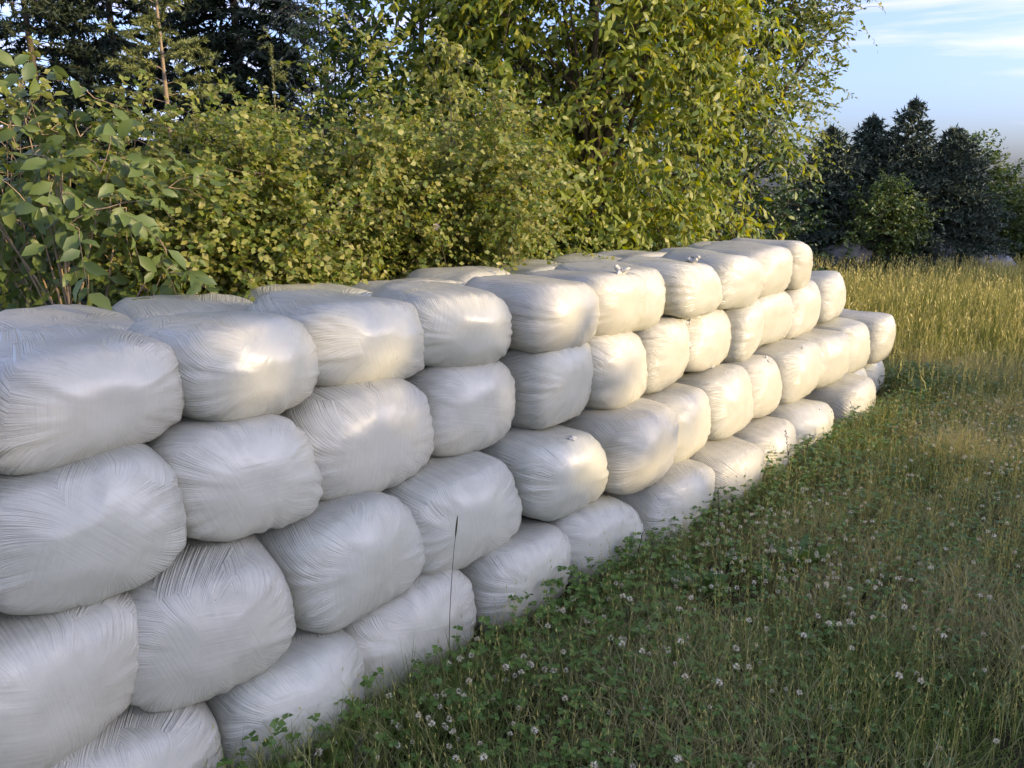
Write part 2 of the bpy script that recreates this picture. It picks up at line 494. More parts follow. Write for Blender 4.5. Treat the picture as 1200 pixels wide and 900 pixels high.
def broadleaf(name, label, cat, base, blobs, mats, trunk_r=0.05, n_clump=40, twigs=12, per_twig=9, twig_len=0.35,
              leaf=0.09, ratio=0.26, tmpl=T_LEAF, droop=0.5, spread=0.25, up_bias=0.5, limbs=14, seed=1, group=None,
              shell=0.6, leaf_parts=0, trunk_top=None, twig_tubes=True):
    """tapered trunk and limbs plus a crown of leaf-bearing twigs gathered in clumps inside the given ellipsoids"""
    g = np.random.default_rng(seed)
    base = np.array([base[0], base[1], 0.0])
    vol = np.array([b[1][0] * b[1][1] * b[1][2] for b in blobs]); vol = vol / vol.sum()
    cc = []; oc = []
    for _ in range(n_clump):
        b = blobs[g.choice(len(blobs), p=vol)]
        dv = unit(g.normal(size=3)); rr = g.random() ** (1 / 3 * shell)
        cc.append(np.array(b[0]) + dv * rr * np.array(b[1])); oc.append(np.array(b[0]))
    cc = np.array(cc) - base; oc = np.array(oc) - base
    cc[:, 2] = np.maximum(cc[:, 2], 0.12)
    top = np.array([oc[:, 0].mean() * 0.6, oc[:, 1].mean() * 0.6, (trunk_top if trunk_top else cc[:, 2].max() * 0.86)])
    root = empty(name, tuple(base))
    tag(root, label, cat, group)
    mid = np.array([g.normal() * 0.08, g.normal() * 0.08, top[2] * 0.5])
    tp = bez(np.array([0, 0, -0.05]), mid, top, 12)
    paths = [(tp, trunk_r * (1 - 0.85 * np.linspace(0, 1, 12)) * (1 + 0.3 * np.exp(-np.linspace(0, 12, 12))))]
    for k in g.choice(n_clump, min(limbs, n_clump), replace=False):
        zt = np.clip(cc[k, 2] * g.uniform(0.35, 0.75), 0.1, top[2] * 0.95)
        st = tp[np.argmin(np.abs(tp[:, 2] - zt))]
        md = (st + cc[k]) / 2 + np.array([0, 0, 0.12 * np.linalg.norm(cc[k] - st)])
        r0 = trunk_r * (0.5 - 0.3 * zt / top[2])
        paths.append((bez(st, md, cc[k], 6), r0 * np.linspace(1, 0.25, 6)))
    # twigs
    nt = n_clump * twigs
    ci = np.repeat(np.arange(n_clump), twigs)
    out = unit(cc[ci] - oc[ci] + 1e-4)
    td = unit(out * 0.8 + g.normal(size=(nt, 3)) * 0.75 + np.array([0, 0, up_bias * 0.5]))
    t0 = cc[ci] + g.normal(size=(nt, 3)) * spread
    tl = twig_len * g.uniform(0.5, 1.3, nt)
    u = (np.arange(per_twig) + 0.6) / per_twig
    P = t0[:, None] + td[:, None] * (tl[:, None] * u)[:, :, None]
    P[:, :, 2] -= droop * tl[:, None] * u ** 2
    sgn = np.where(np.arange(per_twig) % 2, 1.0, -1.0)
    sd = unit(np.cross(td, np.array([0, 0, 1.0])) + 1e-6)
    ld = td[:, None] * 0.55 + sd[:, None] * sgn[None, :, None] * 0.8 + g.normal(size=P.shape) * 0.35
    ld[:, :, 2] -= droop * g.uniform(0.3, 1.6, P.shape[:2])
    up = np.array([0.5, -0.45, 0.4]) + g.normal(size=P.shape) * 0.55 + out[:, None] * 0.5
    N = nt * per_twig
    Ls = leaf * g.uniform(0.6, 1.25, N)
    P = P.reshape(-1, 3); ld = ld.reshape(-1, 3); up = up.reshape(-1, 3)
    ok = P[:, 2] > 0.03
    P, ld, up, Ls = P[ok], ld[ok], up[ok], Ls[ok]
    if leaf_parts:
        # the leaves nearest the camera are parts of their own
        dist = np.linalg.norm(P + base - np.array([0, 0, CAM_H]), axis=1)
        w = P + base
        depth = w[:, 1] * math.cos(R(14.69)) - (w[:, 2] - CAM_H) * math.sin(R(14.69))
        yim = (w[:, 1] * math.sin(R(14.69)) + (w[:, 2] - CAM_H) * math.cos(R(14.69))) / depth
        dist = dist + np.where((np.abs(yim) > 0.49) | (np.abs(w[:, 0] / depth) > 0.66) | (yim < 0.13), 100, 0)
        near = np.argsort(dist)[:leaf_parts]
        lv, lf = leaf_arrays(tmpl, np.zeros((1, 3)), np.array([[0, 0, -1.0]]), np.array([[0, -1.0, 0]]), np.array([1.0]), np.array([ratio]))
        lme = mesh_np("leaf", lv, lf)
        for k in near:
            d_ = unit(ld[k]); s_ = unit(np.cross(up[k], d_)); n_ = np.cross(d_, s_)
            # template was laid out with along=-Z, up=-Y, side=cross(up,d)=(1,0,0)
            m = Matrix(((s_[0], -n_[0], -d_[0], P[k, 0]), (s_[1], -n_[1], -d_[1], P[k, 1]), (s_[2], -n_[2], -d_[2], P[k, 2]), (0, 0, 0, 1)))
            o = obj("leaf", lme, mats[2] if len(mats) > 2 else mats[1], root)
            o.matrix_local = m @ Matrix.Scale(float(Ls[k]), 4)
        keep = np.ones(len(P), bool); keep[near] = False
        P, ld, up, Ls = P[keep], ld[keep], up[keep], Ls[keep]
    if twig_tubes:
        sel = g.random(nt) < min(1.0, 450 / nt)
        for k in np.nonzero(sel)[0]:
            e = td[k] * tl[k]
            tw_r = 0.0045 * (0.6 + 4 * trunk_r)
            paths.append((bez(cc[ci[k]], t0[k] + e * 0.35, t0[k] + e - [0, 0, droop * tl[k]], 5), tw_r * np.linspace(1.0, 0.25, 5)))
    nl = 1 + min(limbs, n_clump)
    v, f = tube(paths[:1], 7)
    tr = obj("trunk", mesh_np(name + "_trunk", v, f, True), mats[0], root)
    v, f = tube(paths[1:nl], 5)
    if len(paths) > nl:
        v2, f2 = tube(paths[nl:], 3)
        f = np.concatenate([f, f2 + len(v)]); v = np.concatenate([v, v2])
    obj("branches", mesh_np(name + "_branches", v, f, True), mats[0], tr)
    v, f = leaf_arrays(tmpl, P, ld, up, Ls, Ls * ratio)
    o = obj("crown", mesh_np(name + "_crown", v, f), mats[1], root)
    o["kind"] = "stuff"
    return root

def conifer(name, label, base, height, radius, mats, whorls=16, per=7, needle=0.05, nwid=0.16, seed=1, z0=0.15, droop=0.35, step=0.05,
            trunk_r=0.05, sparse=1.0, side_len=0.45, lift=0.0, group=None, dens=6, lean=(0, 0)):
    """straight trunk, whorls of drooping branches with side twigs, all clothed in needles"""
    g = np.random.default_rng(seed)
    root = empty(name, (base[0], base[1], 0))
    tag(root, label, "conifer", group)
    tt = np.linspace(0, 1, 14)
    tp = np.stack([lean[0] * tt ** 2, lean[1] * tt ** 2, tt * height], -1)
    paths = [(tp, trunk_r * (1.02 - tt))]
    NP = []; ND = []
    def clothe(pts):
        seg = np.diff(pts, axis=0); ln = np.linalg.norm(seg, axis=1)
        tot = ln.sum(); n = max(2, int(tot / step))
        s = np.concatenate([[0], np.cumsum(ln)])
        q = np.linspace(0.03, 1, n) * tot
        pp = np.stack([np.interp(q, s, pts[:, k]) for k in range(3)], -1)
        tg = unit(np.stack([np.interp(q, 0.5 * (s[1:] + s[:-1]), seg[:, k] / ln) for k in range(3)], -1))
        pp = np.repeat(pp, dens, 0); tg = np.repeat(tg, dens, 0)
        NP.append(pp + tg * g.uniform(-0.5, 0.5, (len(pp), 1)) * step)
        ND.append(tg * 0.75 + g.normal(size=tg.shape) * 0.55)
    for wi in range(whorls):
        f = wi / (whorls - 1)
        z = z0 + (height * 0.97 - z0) * f
        rl = radius * (1 - f) ** 0.85 + 0.06
        for b in range(per):
            if g.random() > sparse: continue
            a = 2 * math.pi * (b + g.random() * 0.7) / per + wi * 1.1
            L = rl * g.uniform(0.65, 1.15)
            d = np.array([math.cos(a), math.sin(a), 0])
            zz = z + g.normal() * 0.3 * height / whorls
            p0 = np.array([np.interp(zz / height, tt, tp[:, 0]), np.interp(zz / height, tt, tp[:, 1]), zz])
            dr = droop * (1 - 0.7 * f)
            p1 = p0 + d * L * 0.5 + np.array([0, 0, (lift + 0.25 * f) * L - dr * L * 0.35])
            p2 = p0 + d * L + np.array([0, 0, (lift + 0.7 * f) * L - dr * L])
            pts = bez(p0, p1, p2, 7)
            paths.append((pts, trunk_r * 0.16 * (1 - 0.6 * f) * np.linspace(1, 0.2, 7)))
            clothe(pts[1:])
            ns = max(2, int(L / 0.11))
            for k in range(ns):
                q = 0.2 + 0.75 * (k + g.random()) / ns
                c = bez(p0, p1, p2, 40)[int(q * 39)]
                sgn = 1 if k % 2 else -1
                sl = side_len * L * (1.05 - q) * g.uniform(0.7, 1.2) + 0.04
                sdv = np.array([-d[1], d[0], 0]) * sgn * 0.8 + d * 0.7 + np.array([0, 0, -0.25 * droop + g.normal() * 0.12])
                sdv = sdv / np.linalg.norm(sdv)
                clothe(np.array([c, c + sdv * sl * 0.5, c + sdv * sl + np.array([0, 0, -0.18 * sl * droop * 2])]))
    clothe(tp[-4:])
    v, f = tube(paths[:1], 8)
    tr = obj("trunk", mesh_np(name + "_trunk", v, f, True), mats[0], root)
    v, f = tube(paths[1:], 3)
    obj("branches", mesh_np(name + "_branches", v, f, True), mats[0], tr)
    NP = np.concatenate(NP); ND = np.concatenate(ND)
    n = len(NP)
    Ls = needle * g.uniform(0.6, 1.3, n)
    v, f = leaf_arrays(T_NEEDLE, NP, ND, g.normal(size=(n, 3)), Ls, Ls * nwid)
    o = obj("needles", mesh_np(name + "_needles", v, f), mats[1], root)
    o["kind"] = "stuff"
    return root

# vegetation materials (albedo, not lit colour)
B_BROWN = bark_material("brown_bark", (0.05, 0.038, 0.026), (0.15, 0.12, 0.085))
B_TAN = bark_material("tan_young_bark", (0.20, 0.15, 0.09), (0.34, 0.26, 0.17))
B_GREY = bark_material("grey_bark", (0.07, 0.065, 0.055), (0.17, 0.155, 0.13))
L_WALNUT = leaf_material("walnut_leaf", [(0.071, 0.113, 0.033), (0.106, 0.157, 0.043), (0.165, 0.200, 0.048)], trans=0.3)
L_CHERRY = leaf_material("cherry_leaf", [(0.078, 0.132, 0.021), (0.150, 0.205, 0.027), (0.234, 0.271, 0.037), (0.312, 0.311, 0.052)], trans=0.4)
L_ROSE = leaf_material("rose_leaf", [(0.07, 0.12, 0.022), (0.13, 0.185, 0.032), (0.20, 0.235, 0.045), (0.27, 0.285, 0.07), (0.34, 0.32, 0.10)], trans=0.4)
L_MID = leaf_material("mid_green_leaf", [(0.052, 0.099, 0.021), (0.098, 0.152, 0.031), (0.156, 0.191, 0.039)], trans=0.4)
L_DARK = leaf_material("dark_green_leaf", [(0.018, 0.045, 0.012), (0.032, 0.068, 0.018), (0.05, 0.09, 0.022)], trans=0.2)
L_PALE = leaf_material("pale_willow_leaf", [(0.163, 0.200, 0.100), (0.237, 0.263, 0.138), (0.312, 0.338, 0.188)], trans=0.3)
L_LIME = leaf_material("lime_leaf", [(0.175, 0.213, 0.037), (0.250, 0.275, 0.062), (0.325, 0.325, 0.094)], trans=0.4)
L_ASH = leaf_material("ash_leaf", [(0.072, 0.112, 0.027), (0.124, 0.165, 0.037), (0.195, 0.218, 0.059)], trans=0.4)
L_FAR = leaf_material("far_green_leaf", [(0.05, 0.095, 0.022), (0.085, 0.135, 0.03), (0.13, 0.17, 0.04)], trans=0.3)
N_DARK = leaf_material("dark_spruce_needle", [(0.016, 0.028, 0.014), (0.03, 0.046, 0.022), (0.055, 0.066, 0.032)], trans=0.0, rough=0.6, spec=0.2)
N_BLUE = leaf_material("blue_spruce_needle", [(0.04, 0.06, 0.04), (0.08, 0.105, 0.07), (0.15, 0.17, 0.11)], trans=0.0, rough=0.7, spec=0.1)
N_YOUNG = leaf_material("young_spruce_needle", [(0.10, 0.13, 0.035), (0.155, 0.18, 0.05), (0.22, 0.235, 0.08)], trans=0.1, rough=0.55)

# ------------------------------------------------------------------ the wood behind the stack
broadleaf("walnut_sapling", "walnut sapling with large drooping leaves and a thin forked pale trunk at the left", "tree", (-1.88, 3.35),
          [((-1.85, 3.3, 1.95), (0.30, 0.25, 0.40)), ((-1.7, 3.3, 1.7), (0.38, 0.25, 0.35)), ((-2.15, 3.4, 1.75), (0.32, 0.25, 0.38))],
          (B_TAN, L_WALNUT), 0.022, n_clump=60, twigs=2, per_twig=7, twig_len=0.27, leaf=0.088, ratio=0.27, droop=0.6, spread=0.05, limbs=14, seed=5,
          leaf_parts=300, shell=0.9)
def rough_blobs(x, y, z, rx, n, seed):
    g = np.random.default_rng(seed)
    return [((x + g.uniform(-rx, rx), y + g.uniform(-0.3, 0.35), z * g.uniform(0.45, 1.0)), (g.uniform(0.16, 0.34), g.uniform(0.16, 0.3), g.uniform(0.22, 0.5))) for _ in range(n)]
rose = [("low rose bush beside the walnut sapling, covered in small yellow-green leaves", (-1.62, 3.95), rough_blobs(-1.62, 4.0, 1.95, 0.5, 12, 21), 21),
        ("broad rose bush in the middle of the thicket with pale pink blossoms", (-1.05, 4.4), rough_blobs(-1.1, 4.5, 2.2, 0.55, 15, 22), 22),
        ("rose bush with arching twigs just left of the cherry tree", (-0.42, 4.95), rough_blobs(-0.5, 5.05, 2.1, 0.55, 15, 23), 23)]
for lab, b, bl, sd in rose:
    broadleaf("rose_bush", lab, "bush", b, bl, (B_BROWN, L_ROSE), 0.018, n_clump=165, twigs=13, per_twig=15, twig_len=0.28, leaf=0.036, ratio=0.36,
              tmpl=T_SMALL, droop=0.3, spread=0.075, limbs=40, seed=sd, group="rose bushes behind the stack", shell=0.75)
broadleaf("lime_sapling", "thin sapling with pale yellow-green leaves at the left edge behind the walnut", "tree", (-2.62, 4.05),
          [((-2.6, 4.05, 1.6), (0.25, 0.25, 0.75))], (B_TAN, L_LIME), 0.015, n_clump=22, twigs=5, per_twig=8, twig_len=0.22, leaf=0.06, ratio=0.33, droop=0.3, spread=0.08, limbs=14, seed=31)
broadleaf("birch_sapling", "slender birch sapling with a hanging column of pale lime leaves before the cherry tree", "tree", (-0.42, 5.6),
          [((-0.42, 5.5, 2.35), (0.12, 0.12, 0.45)), ((-0.4, 5.5, 1.75), (0.15, 0.15, 0.4))], (B_GREY, L_LIME), 0.014, n_clump=26, twigs=6, per_twig=8, twig_len=0.2, leaf=0.045, ratio=0.4,
          droop=1.1, spread=0.05, limbs=10, seed=33)
# cherry
broadleaf("cherry_tree", "big leafy cherry tree with long drooping sunlit leaves behind the stack", "tree", (0.75, 7.5),
          [((0.75, 7.4, 2.2), (1.55, 0.9, 1.9)), ((0.1, 6.9, 1.5), (0.9, 0.7, 1.2)), ((1.35, 7.7, 2.1), (0.85, 0.7, 1.7)), ((0.6, 7.2, 3.6), (1.4, 0.9, 1.0)), ((-0.35, 7.3, 2.5), (0.7, 0.6, 1.0))],
          (B_BROWN, L_CHERRY), 0.10, n_clump=330, twigs=11, per_twig=10, twig_len=0.42, leaf=0.095, ratio=0.20, tmpl=T_MID, droop=0.8, spread=0.16, limbs=60, seed=41,
          leaf_parts=300, shell=0.6)
broadleaf("maple_tree", "dark leafy tree rising behind the rose bushes left of the cherry", "tree", (-1.0, 8.4),
          [((-0.95, 8.3, 3.0), (1.0, 0.8, 1.5)), ((-0.6, 8.2, 1.6), (0.9, 0.7, 1.2))], (B_BROWN, L_MID), 0.09, n_clump=170, twigs=10, per_twig=10, twig_len=0.36, leaf=0.08, ratio=0.32, tmpl=T_SMALL,
          droop=0.5, spread=0.15, limbs=40, seed=43, shell=0.7)
broadleaf("willow_tree", "pale grey-green willow with wispy see-through crown between spruce and cherry", "tree", (-2.0, 8.6),
          [((-2.0, 8.5, 3.1), (0.5, 0.5, 1.3))], (B_GREY, L_PALE), 0.04, n_clump=42, twigs=8, per_twig=10, twig_len=0.4, leaf=0.055, ratio=0.14, tmpl=T_SMALL,
          droop=0.5, spread=0.16, limbs=26, seed=44)
# conifers at the left
conifer("young_spruce", "young sunlit spruce with a bare pale trunk standing over the rose bushes", (-2.16, 5.1), 3.9, 0.66, (B_TAN, N_YOUNG), whorls=17, per=6, needle=0.034, nwid=0.15,
        seed=51, z0=0.9, droop=0.35, step=0.009, trunk_r=0.03, sparse=0.9, side_len=0.6, lift=0.1, dens=7)
conifer("young_spruce", "smaller thin young spruce among the rose bushes, right of the pale-trunked one", (-1.66, 5.7), 2.75, 0.42, (B_TAN, N_YOUNG), whorls=10, per=5, needle=0.026, nwid=0.11,
        seed=52, z0=0.8, droop=0.3, step=0.009, trunk_r=0.018, sparse=0.85, side_len=0.55, lift=0.1, dens=6)
conifer("tall_spruce", "tall open spruce with a bare lower trunk at the far left", (-5.0, 8.6), 6.8, 1.25, (B_BROWN, N_DARK), whorls=32, per=7, needle=0.07, nwid=0.2,
        seed=53, z0=1.9, droop=0.5, step=0.035, trunk_r=0.055, sparse=0.8, dens=6)
conifer("tall_spruce", "dark tall spruce second from the left, behind the open one", (-5.0, 10.4), 8.0, 1.7, (B_BROWN, N_DARK), whorls=36, per=8, needle=0.085, nwid=0.22,
        seed=54, z0=0.8, droop=0.5, step=0.05, trunk_r=0.07, sparse=0.9, dens=5)
conifer("tall_spruce", "dense dark spruce behind the pale-trunked young spruce", (-3.05, 9.2), 8.5, 1.35, (B_BROWN, N_DARK), whorls=42, per=10, needle=0.085, nwid=0.24,
        seed=55, z0=0.4, droop=0.75, step=0.045, trunk_r=0.07, dens=5)
# undergrowth
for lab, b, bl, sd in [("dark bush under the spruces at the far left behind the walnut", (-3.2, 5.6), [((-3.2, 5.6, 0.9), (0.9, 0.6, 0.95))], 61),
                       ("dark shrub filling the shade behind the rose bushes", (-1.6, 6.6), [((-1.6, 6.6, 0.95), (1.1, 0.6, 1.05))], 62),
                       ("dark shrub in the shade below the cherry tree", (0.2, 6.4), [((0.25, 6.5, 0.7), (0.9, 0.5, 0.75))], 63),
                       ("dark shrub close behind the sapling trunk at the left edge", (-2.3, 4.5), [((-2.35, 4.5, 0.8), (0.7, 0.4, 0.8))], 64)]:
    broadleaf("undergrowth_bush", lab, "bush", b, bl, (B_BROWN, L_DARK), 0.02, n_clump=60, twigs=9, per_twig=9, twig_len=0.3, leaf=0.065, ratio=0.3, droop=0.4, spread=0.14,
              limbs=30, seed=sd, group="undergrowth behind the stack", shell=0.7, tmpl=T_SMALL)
# trees right of the cherry
broadleaf("ash_tree", "tall airy ash tree with fine leaves against the sky behind the cherry", "tree", (3.2, 12.4),
          [((3.5, 12.2, 3.4), (1.25, 1.0, 1.8)), ((3.1, 12.2, 5.2), (1.7, 1.2, 1.5)), ((4.3, 12.2, 3.9), (0.6, 0.5, 0.35)), ((2.6, 12.3, 3.5), (1.2, 0.9, 1.6))],
          (B_BROWN, L_ASH), 0.11, n_clump=360, twigs=10, per_twig=11, twig_len=0.42, leaf=0.095, ratio=0.24, tmpl=T_SMALL, droop=0.4, spread=0.17, limbs=70, seed=71, shell=0.75)
broadleaf("hazel_bush", "dense dark green bush below the ash, beyond the end of the stack", "bush", (3.2, 11.0),
          [((3.25, 11.0, 1.25), (0.85, 0.7, 1.3)), ((4.1, 11.8, 1.1), (0.6, 0.6, 1.15))], (B_BROWN, L_DARK), 0.03, n_clump=90, twigs=10, per_twig=9, twig_len=0.3, leaf=0.06, ratio=0.33, tmpl=T_SMALL, droop=0.4, spread=0.12, limbs=30, seed=72, shell=0.55)
# far side of the meadow
fc = dict(needle=0.095, nwid=0.24, droop=0.4, step=0.075, trunk_r=0.05, dens=6, side_len=0.6, group="blue spruces across the meadow")
conifer("blue_spruce", "blue spruce nearest the stack, leftmost of those across the meadow", (6.75, 17.0), 2.95, 1.6, (B_BROWN, N_BLUE), whorls=24, per=11, seed=81, **fc)
conifer("blue_spruce", "shorter spruce top just left of the tallest spruce across the meadow", (7.75, 17.4), 3.2, 1.5, (B_BROWN, N_BLUE), whorls=24, per=11, seed=82, **fc)
conifer("blue_spruce", "tallest spruce across the meadow with a leaning ragged tip", (8.25, 17.0), 3.5, 1.6, (B_BROWN, N_BLUE), whorls=24, per=10, seed=83, lean=(0.18, 0), **fc)
conifer("blue_spruce", "dark wide spruce before the round tree at the right across the meadow", (9.35, 17.0), 2.95, 1.65, (B_BROWN, N_BLUE), whorls=24, per=11, seed=84, **fc)
broadleaf("meadow_bush", "round green bush before the spruces across the meadow", "bush", (7.35, 15.9), [((7.35, 15.9, 0.85), (0.85, 0.6, 0.9)), ((7.6, 15.8, 1.1), (0.5, 0.4, 0.75))],
          (B_BROWN, L_FAR), 0.03, n_clump=90, twigs=9, per_twig=9, twig_len=0.28, leaf=0.07, ratio=0.33, tmpl=T_SMALL, droop=0.3, spread=0.1, limbs=20, seed=85, shell=0.5)
broadleaf("round_tree", "round-topped green tree at the right behind the last spruce", "tree", (9.9, 18.2), [((9.95, 18.0, 1.6), (1.1, 0.8, 1.2)), ((10.7, 17.6, 1.1), (0.75, 0.6, 1.0))],
          (B_BROWN, L_FAR), 0.07, n_clump=150, twigs=9, per_twig=9, twig_len=0.32, leaf=0.08, ratio=0.33, tmpl=T_SMALL, droop=0.3, spread=0.13, limbs=30, seed=86, shell=0.55)
broadleaf("edge_tree", "dark tree cut by the right edge of the picture across the meadow", "tree", (11.9, 18.6), [((11.8, 18.4, 1.1), (1.0, 0.8, 1.0))],
          (B_BROWN, L_FAR), 0.06, n_clump=90, twigs=9, per_twig=9, twig_len=0.32, leaf=0.08, ratio=0.33, tmpl=T_SMALL, droop=0.3, spread=0.13, limbs=20, seed=87, shell=0.55)
broadleaf("meadow_bush", "leafy bush at the right edge of the picture, before the edge tree across the meadow", "bush", (11.3, 17.0), [((11.3, 17.0, 0.8), (0.75, 0.5, 0.85))],
          (B_BROWN, L_FAR), 0.03, n_clump=80, twigs=9, per_twig=9, twig_len=0.28, leaf=0.07, ratio=0.33, tmpl=T_SMALL, droop=0.3, spread=0.1, limbs=20, seed=88, shell=0.6)
for i, (x, y, h) in enumerate([(5.0, 20.5, 1.3), (7.4, 21.5, 1.2), (9.6, 21.5, 1.2), (12.0, 21.5, 1.25), (14.4, 21.0, 1.3), (1.6, 18.0, 1.5)]):
    broadleaf("hedge_bush", ["hedge bush seen low behind the ash trunk", "hedge bush behind the round green bush", "hedge bush behind the wide spruce", "hedge bush far behind the round tree",
              "hedge bush outside the right edge", "hedge bush hidden beyond the cherry tree"][i], "bush", (x, y), [((x, y, h * 0.6), (1.6, 0.7, h * 0.62))],
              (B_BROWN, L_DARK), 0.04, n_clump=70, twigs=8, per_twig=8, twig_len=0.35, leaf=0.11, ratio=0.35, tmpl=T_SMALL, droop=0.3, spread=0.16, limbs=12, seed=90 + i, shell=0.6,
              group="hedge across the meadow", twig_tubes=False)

# more of the wood, farther in
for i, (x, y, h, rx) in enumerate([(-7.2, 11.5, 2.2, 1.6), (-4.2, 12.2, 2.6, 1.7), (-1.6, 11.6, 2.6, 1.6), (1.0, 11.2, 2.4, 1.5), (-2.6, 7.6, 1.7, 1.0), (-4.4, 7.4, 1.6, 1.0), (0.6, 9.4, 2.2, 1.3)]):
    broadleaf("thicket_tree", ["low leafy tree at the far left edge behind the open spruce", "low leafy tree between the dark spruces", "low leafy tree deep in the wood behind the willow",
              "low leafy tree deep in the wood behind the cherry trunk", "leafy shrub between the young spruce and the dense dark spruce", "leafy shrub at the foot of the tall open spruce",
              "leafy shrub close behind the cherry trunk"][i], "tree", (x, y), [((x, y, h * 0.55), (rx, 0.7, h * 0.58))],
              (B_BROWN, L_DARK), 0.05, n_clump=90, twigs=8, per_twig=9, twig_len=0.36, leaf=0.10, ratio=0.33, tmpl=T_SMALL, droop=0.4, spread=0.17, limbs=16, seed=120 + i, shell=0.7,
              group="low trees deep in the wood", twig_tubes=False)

# ------------------------------------------------------------------ meadow
def fbm(x, y, seed, sc):
    g = np.random.default_rng(seed)
    o = np.zeros_like(x)
    for k in range(8):
        a = g.uniform(0, 6.28); f = sc * g.uniform(0.6, 2.2)
        o += np.sin((x * math.cos(a) + y * math.sin(a)) * f + g.uniform(0, 6.28)) / (1 + 0.35 * k)
    return o / 2.6
def in_meadow(x, y, m=0.0):
    s = x * WD.x + y * WD.y; t = x * WN.x + y * WN.y
    wall = (t < -1.93 + m) & (s < 6.95) & (t > -3.2)
    behind = (t <= -3.2 + m) & (s < 7.2)
    cone = (np.abs(x) < 0.80 * y + 0.9) & (y > 0.9)
    return cone & ~wall & ~behind
def sample(n, y0, y1, seed, m=0.0, xmax=14.5):
    g = np.random.default_rng(seed)
    X = []; Y = []; c = 0
    while c < n:
        y = np.sqrt(g.uniform(y0 ** 2, y1 ** 2, n)); x = g.uniform(-1, 1, n) * (0.80 * y + 0.9)
        k = in_meadow(x, y, m) & (x < xmax)
        X.append(x[k]); Y.append(y[k]); c += k.sum()
    return np.concatenate(X)[:n], np.concatenate(Y)[:n], g

def blades(x, y, h, w, lean, g, segs=3):
    """curved tapering grass blades"""
    n = len(x)
    a = g.uniform(0, 2 * math.pi, n)
    dv = np.stack([np.cos(a), np.sin(a)], -1)
    fa = g.uniform(0, math.pi, n)
    sx = np.cos(fa); sy = np.sin(fa)
    z = ground_z(x, y) - 0.01
    V = []
    for k in range(segs):
        u = k / segs
        off = lean * h * u ** 1.8
        px = x + dv[:, 0] * off; py = y + dv[:, 1] * off; pz = z + h * u * (1 - 0.25 * lean * u)
        ww = w * (1 - 0.75 * u) * 0.5
        V.append(np.stack([px - sx * ww, py - sy * ww, pz], -1)); V.append(np.stack([px + sx * ww, py + sy * ww, pz], -1))
    off = lean * h
    V.append(np.stack([x + dv[:, 0] * off, y + dv[:, 1] * off, z + h * (1 - 0.25 * lean)], -1))
    V = np.stack(V, 1)
    m = V.shape[1]
    f = []
    for k in range(segs - 1):
        a0 = 2 * k
        f += [[a0, a0 + 1, a0 + 3], [a0, a0 + 3, a0 + 2]]
    f.append([2 * segs - 2, 2 * segs - 1, 2 * segs])
    f = np.array(f)
    F = f[None] + (np.arange(n) * m)[:, None, None]
    return V.reshape(-1, 3), F.reshape(-1, 3), m

def grass_material(name, greens, straw, trans=0.3):
    g = NT(name)
    geo = g.n("ShaderNodeNewGeometry")
    c = g.mix(geo.outputs["Random Per Island"], greens[0], greens[1])
    a = g.n("ShaderNodeAttribute", attribute_name="dry")
    c = g.mix(a.outputs["Fac"], c, straw)
    b = g.n("ShaderNodeBsdfPrincipled", {"Base Color": c, "Roughness": 0.5, "Specular IOR Level": 0.3})
    tr = g.n("ShaderNodeBsdfTranslucent", {"Color": c})
    ms = g.n("ShaderNodeMixShader", {0: trans, 1: b.outputs[0], 2: tr.outputs[0]})
    return g.surf(ms.outputs[0])
M_GRASS = grass_material("meadow_grass", ((0.075, 0.14, 0.024), (0.21, 0.28, 0.055)), (0.55, 0.47, 0.24))
M_TALL = grass_material("tall_meadow_grass", ((0.14, 0.185, 0.035), (0.28, 0.29, 0.055)), (0.52, 0.45, 0.14))
M_CLOVER = leaf_material("clover_leaf", [(0.055, 0.115, 0.016), (0.085, 0.16, 0.024), (0.125, 0.205, 0.034)], trans=0.2)
M_BLOOM = leaf_material("clover_bloom", [(0.68, 0.65, 0.48), (0.80, 0.79, 0.62), (0.52, 0.42, 0.26), (0.78, 0.76, 0.60)], trans=0.2)

def grass_field(name, n, y0, y1, seed, hr, wr, lean_r, mat, dry0, cat, segs=3, m=0.0, tallness=None):
    x, y, g = sample(n, y0, y1, seed, m)
    pt = fbm(x, y, 7, 2.4)
    h = g.uniform(*hr, n) * np.clip(1 + 0.3 * fbm(x, y, 8, 1.7) + 0.45 * fbm(x, y, 13, 8.0), 0.35, 2.0)
    if tallness is not None: h = h * tallness(x, y)
    lean = g.uniform(*lean_r, n)
    dry = np.clip(dry0 + 0.40 * pt + 0.22 * fbm(x, y, 14, 0.9) + 0.30 * g.normal(size=n), 0, 1)
    w = g.uniform(*wr, n)
    V, F, m_ = blades(x, y, np.maximum(h, 0.02), w, lean, g, segs)
    o = obj(name, mesh_np(name, V, F, attr={"dry": np.repeat(dry, m_)}), mat)
    tag(o, cat[0], cat[1], kind="stuff")
    return o
grass_field("short_grass", 56000, 1.2, 4.2, 201, (0.06, 0.19), (0.003, 0.0055), (0.15, 1.0), M_GRASS, 0.36, ("short tangled green and straw grass in the shade before the stack", "grass"))
grass_field("mid_grass", 72000, 4.0, 7.8, 202, (0.07, 0.19), (0.005, 0.009), (0.15, 0.9), M_GRASS, 0.36, ("short mixed grass between the stack and the tall golden grass", "grass"), segs=2)
def tall_f(x, y):
    return (0.38 + 0.62 * np.clip((y - 6.0) / 4.5, 0, 1)) * (1 + 0.25 * fbm(x, y, 12, 1.1))
grass_field("tall_grass", 90000, 5.6, 16.3, 203, (0.17, 0.33), (0.006, 0.012), (0.05, 0.45), M_TALL, 0.30, ("tall grass of the meadow beyond the end of the stack", "grass"), tallness=tall_f, segs=2)
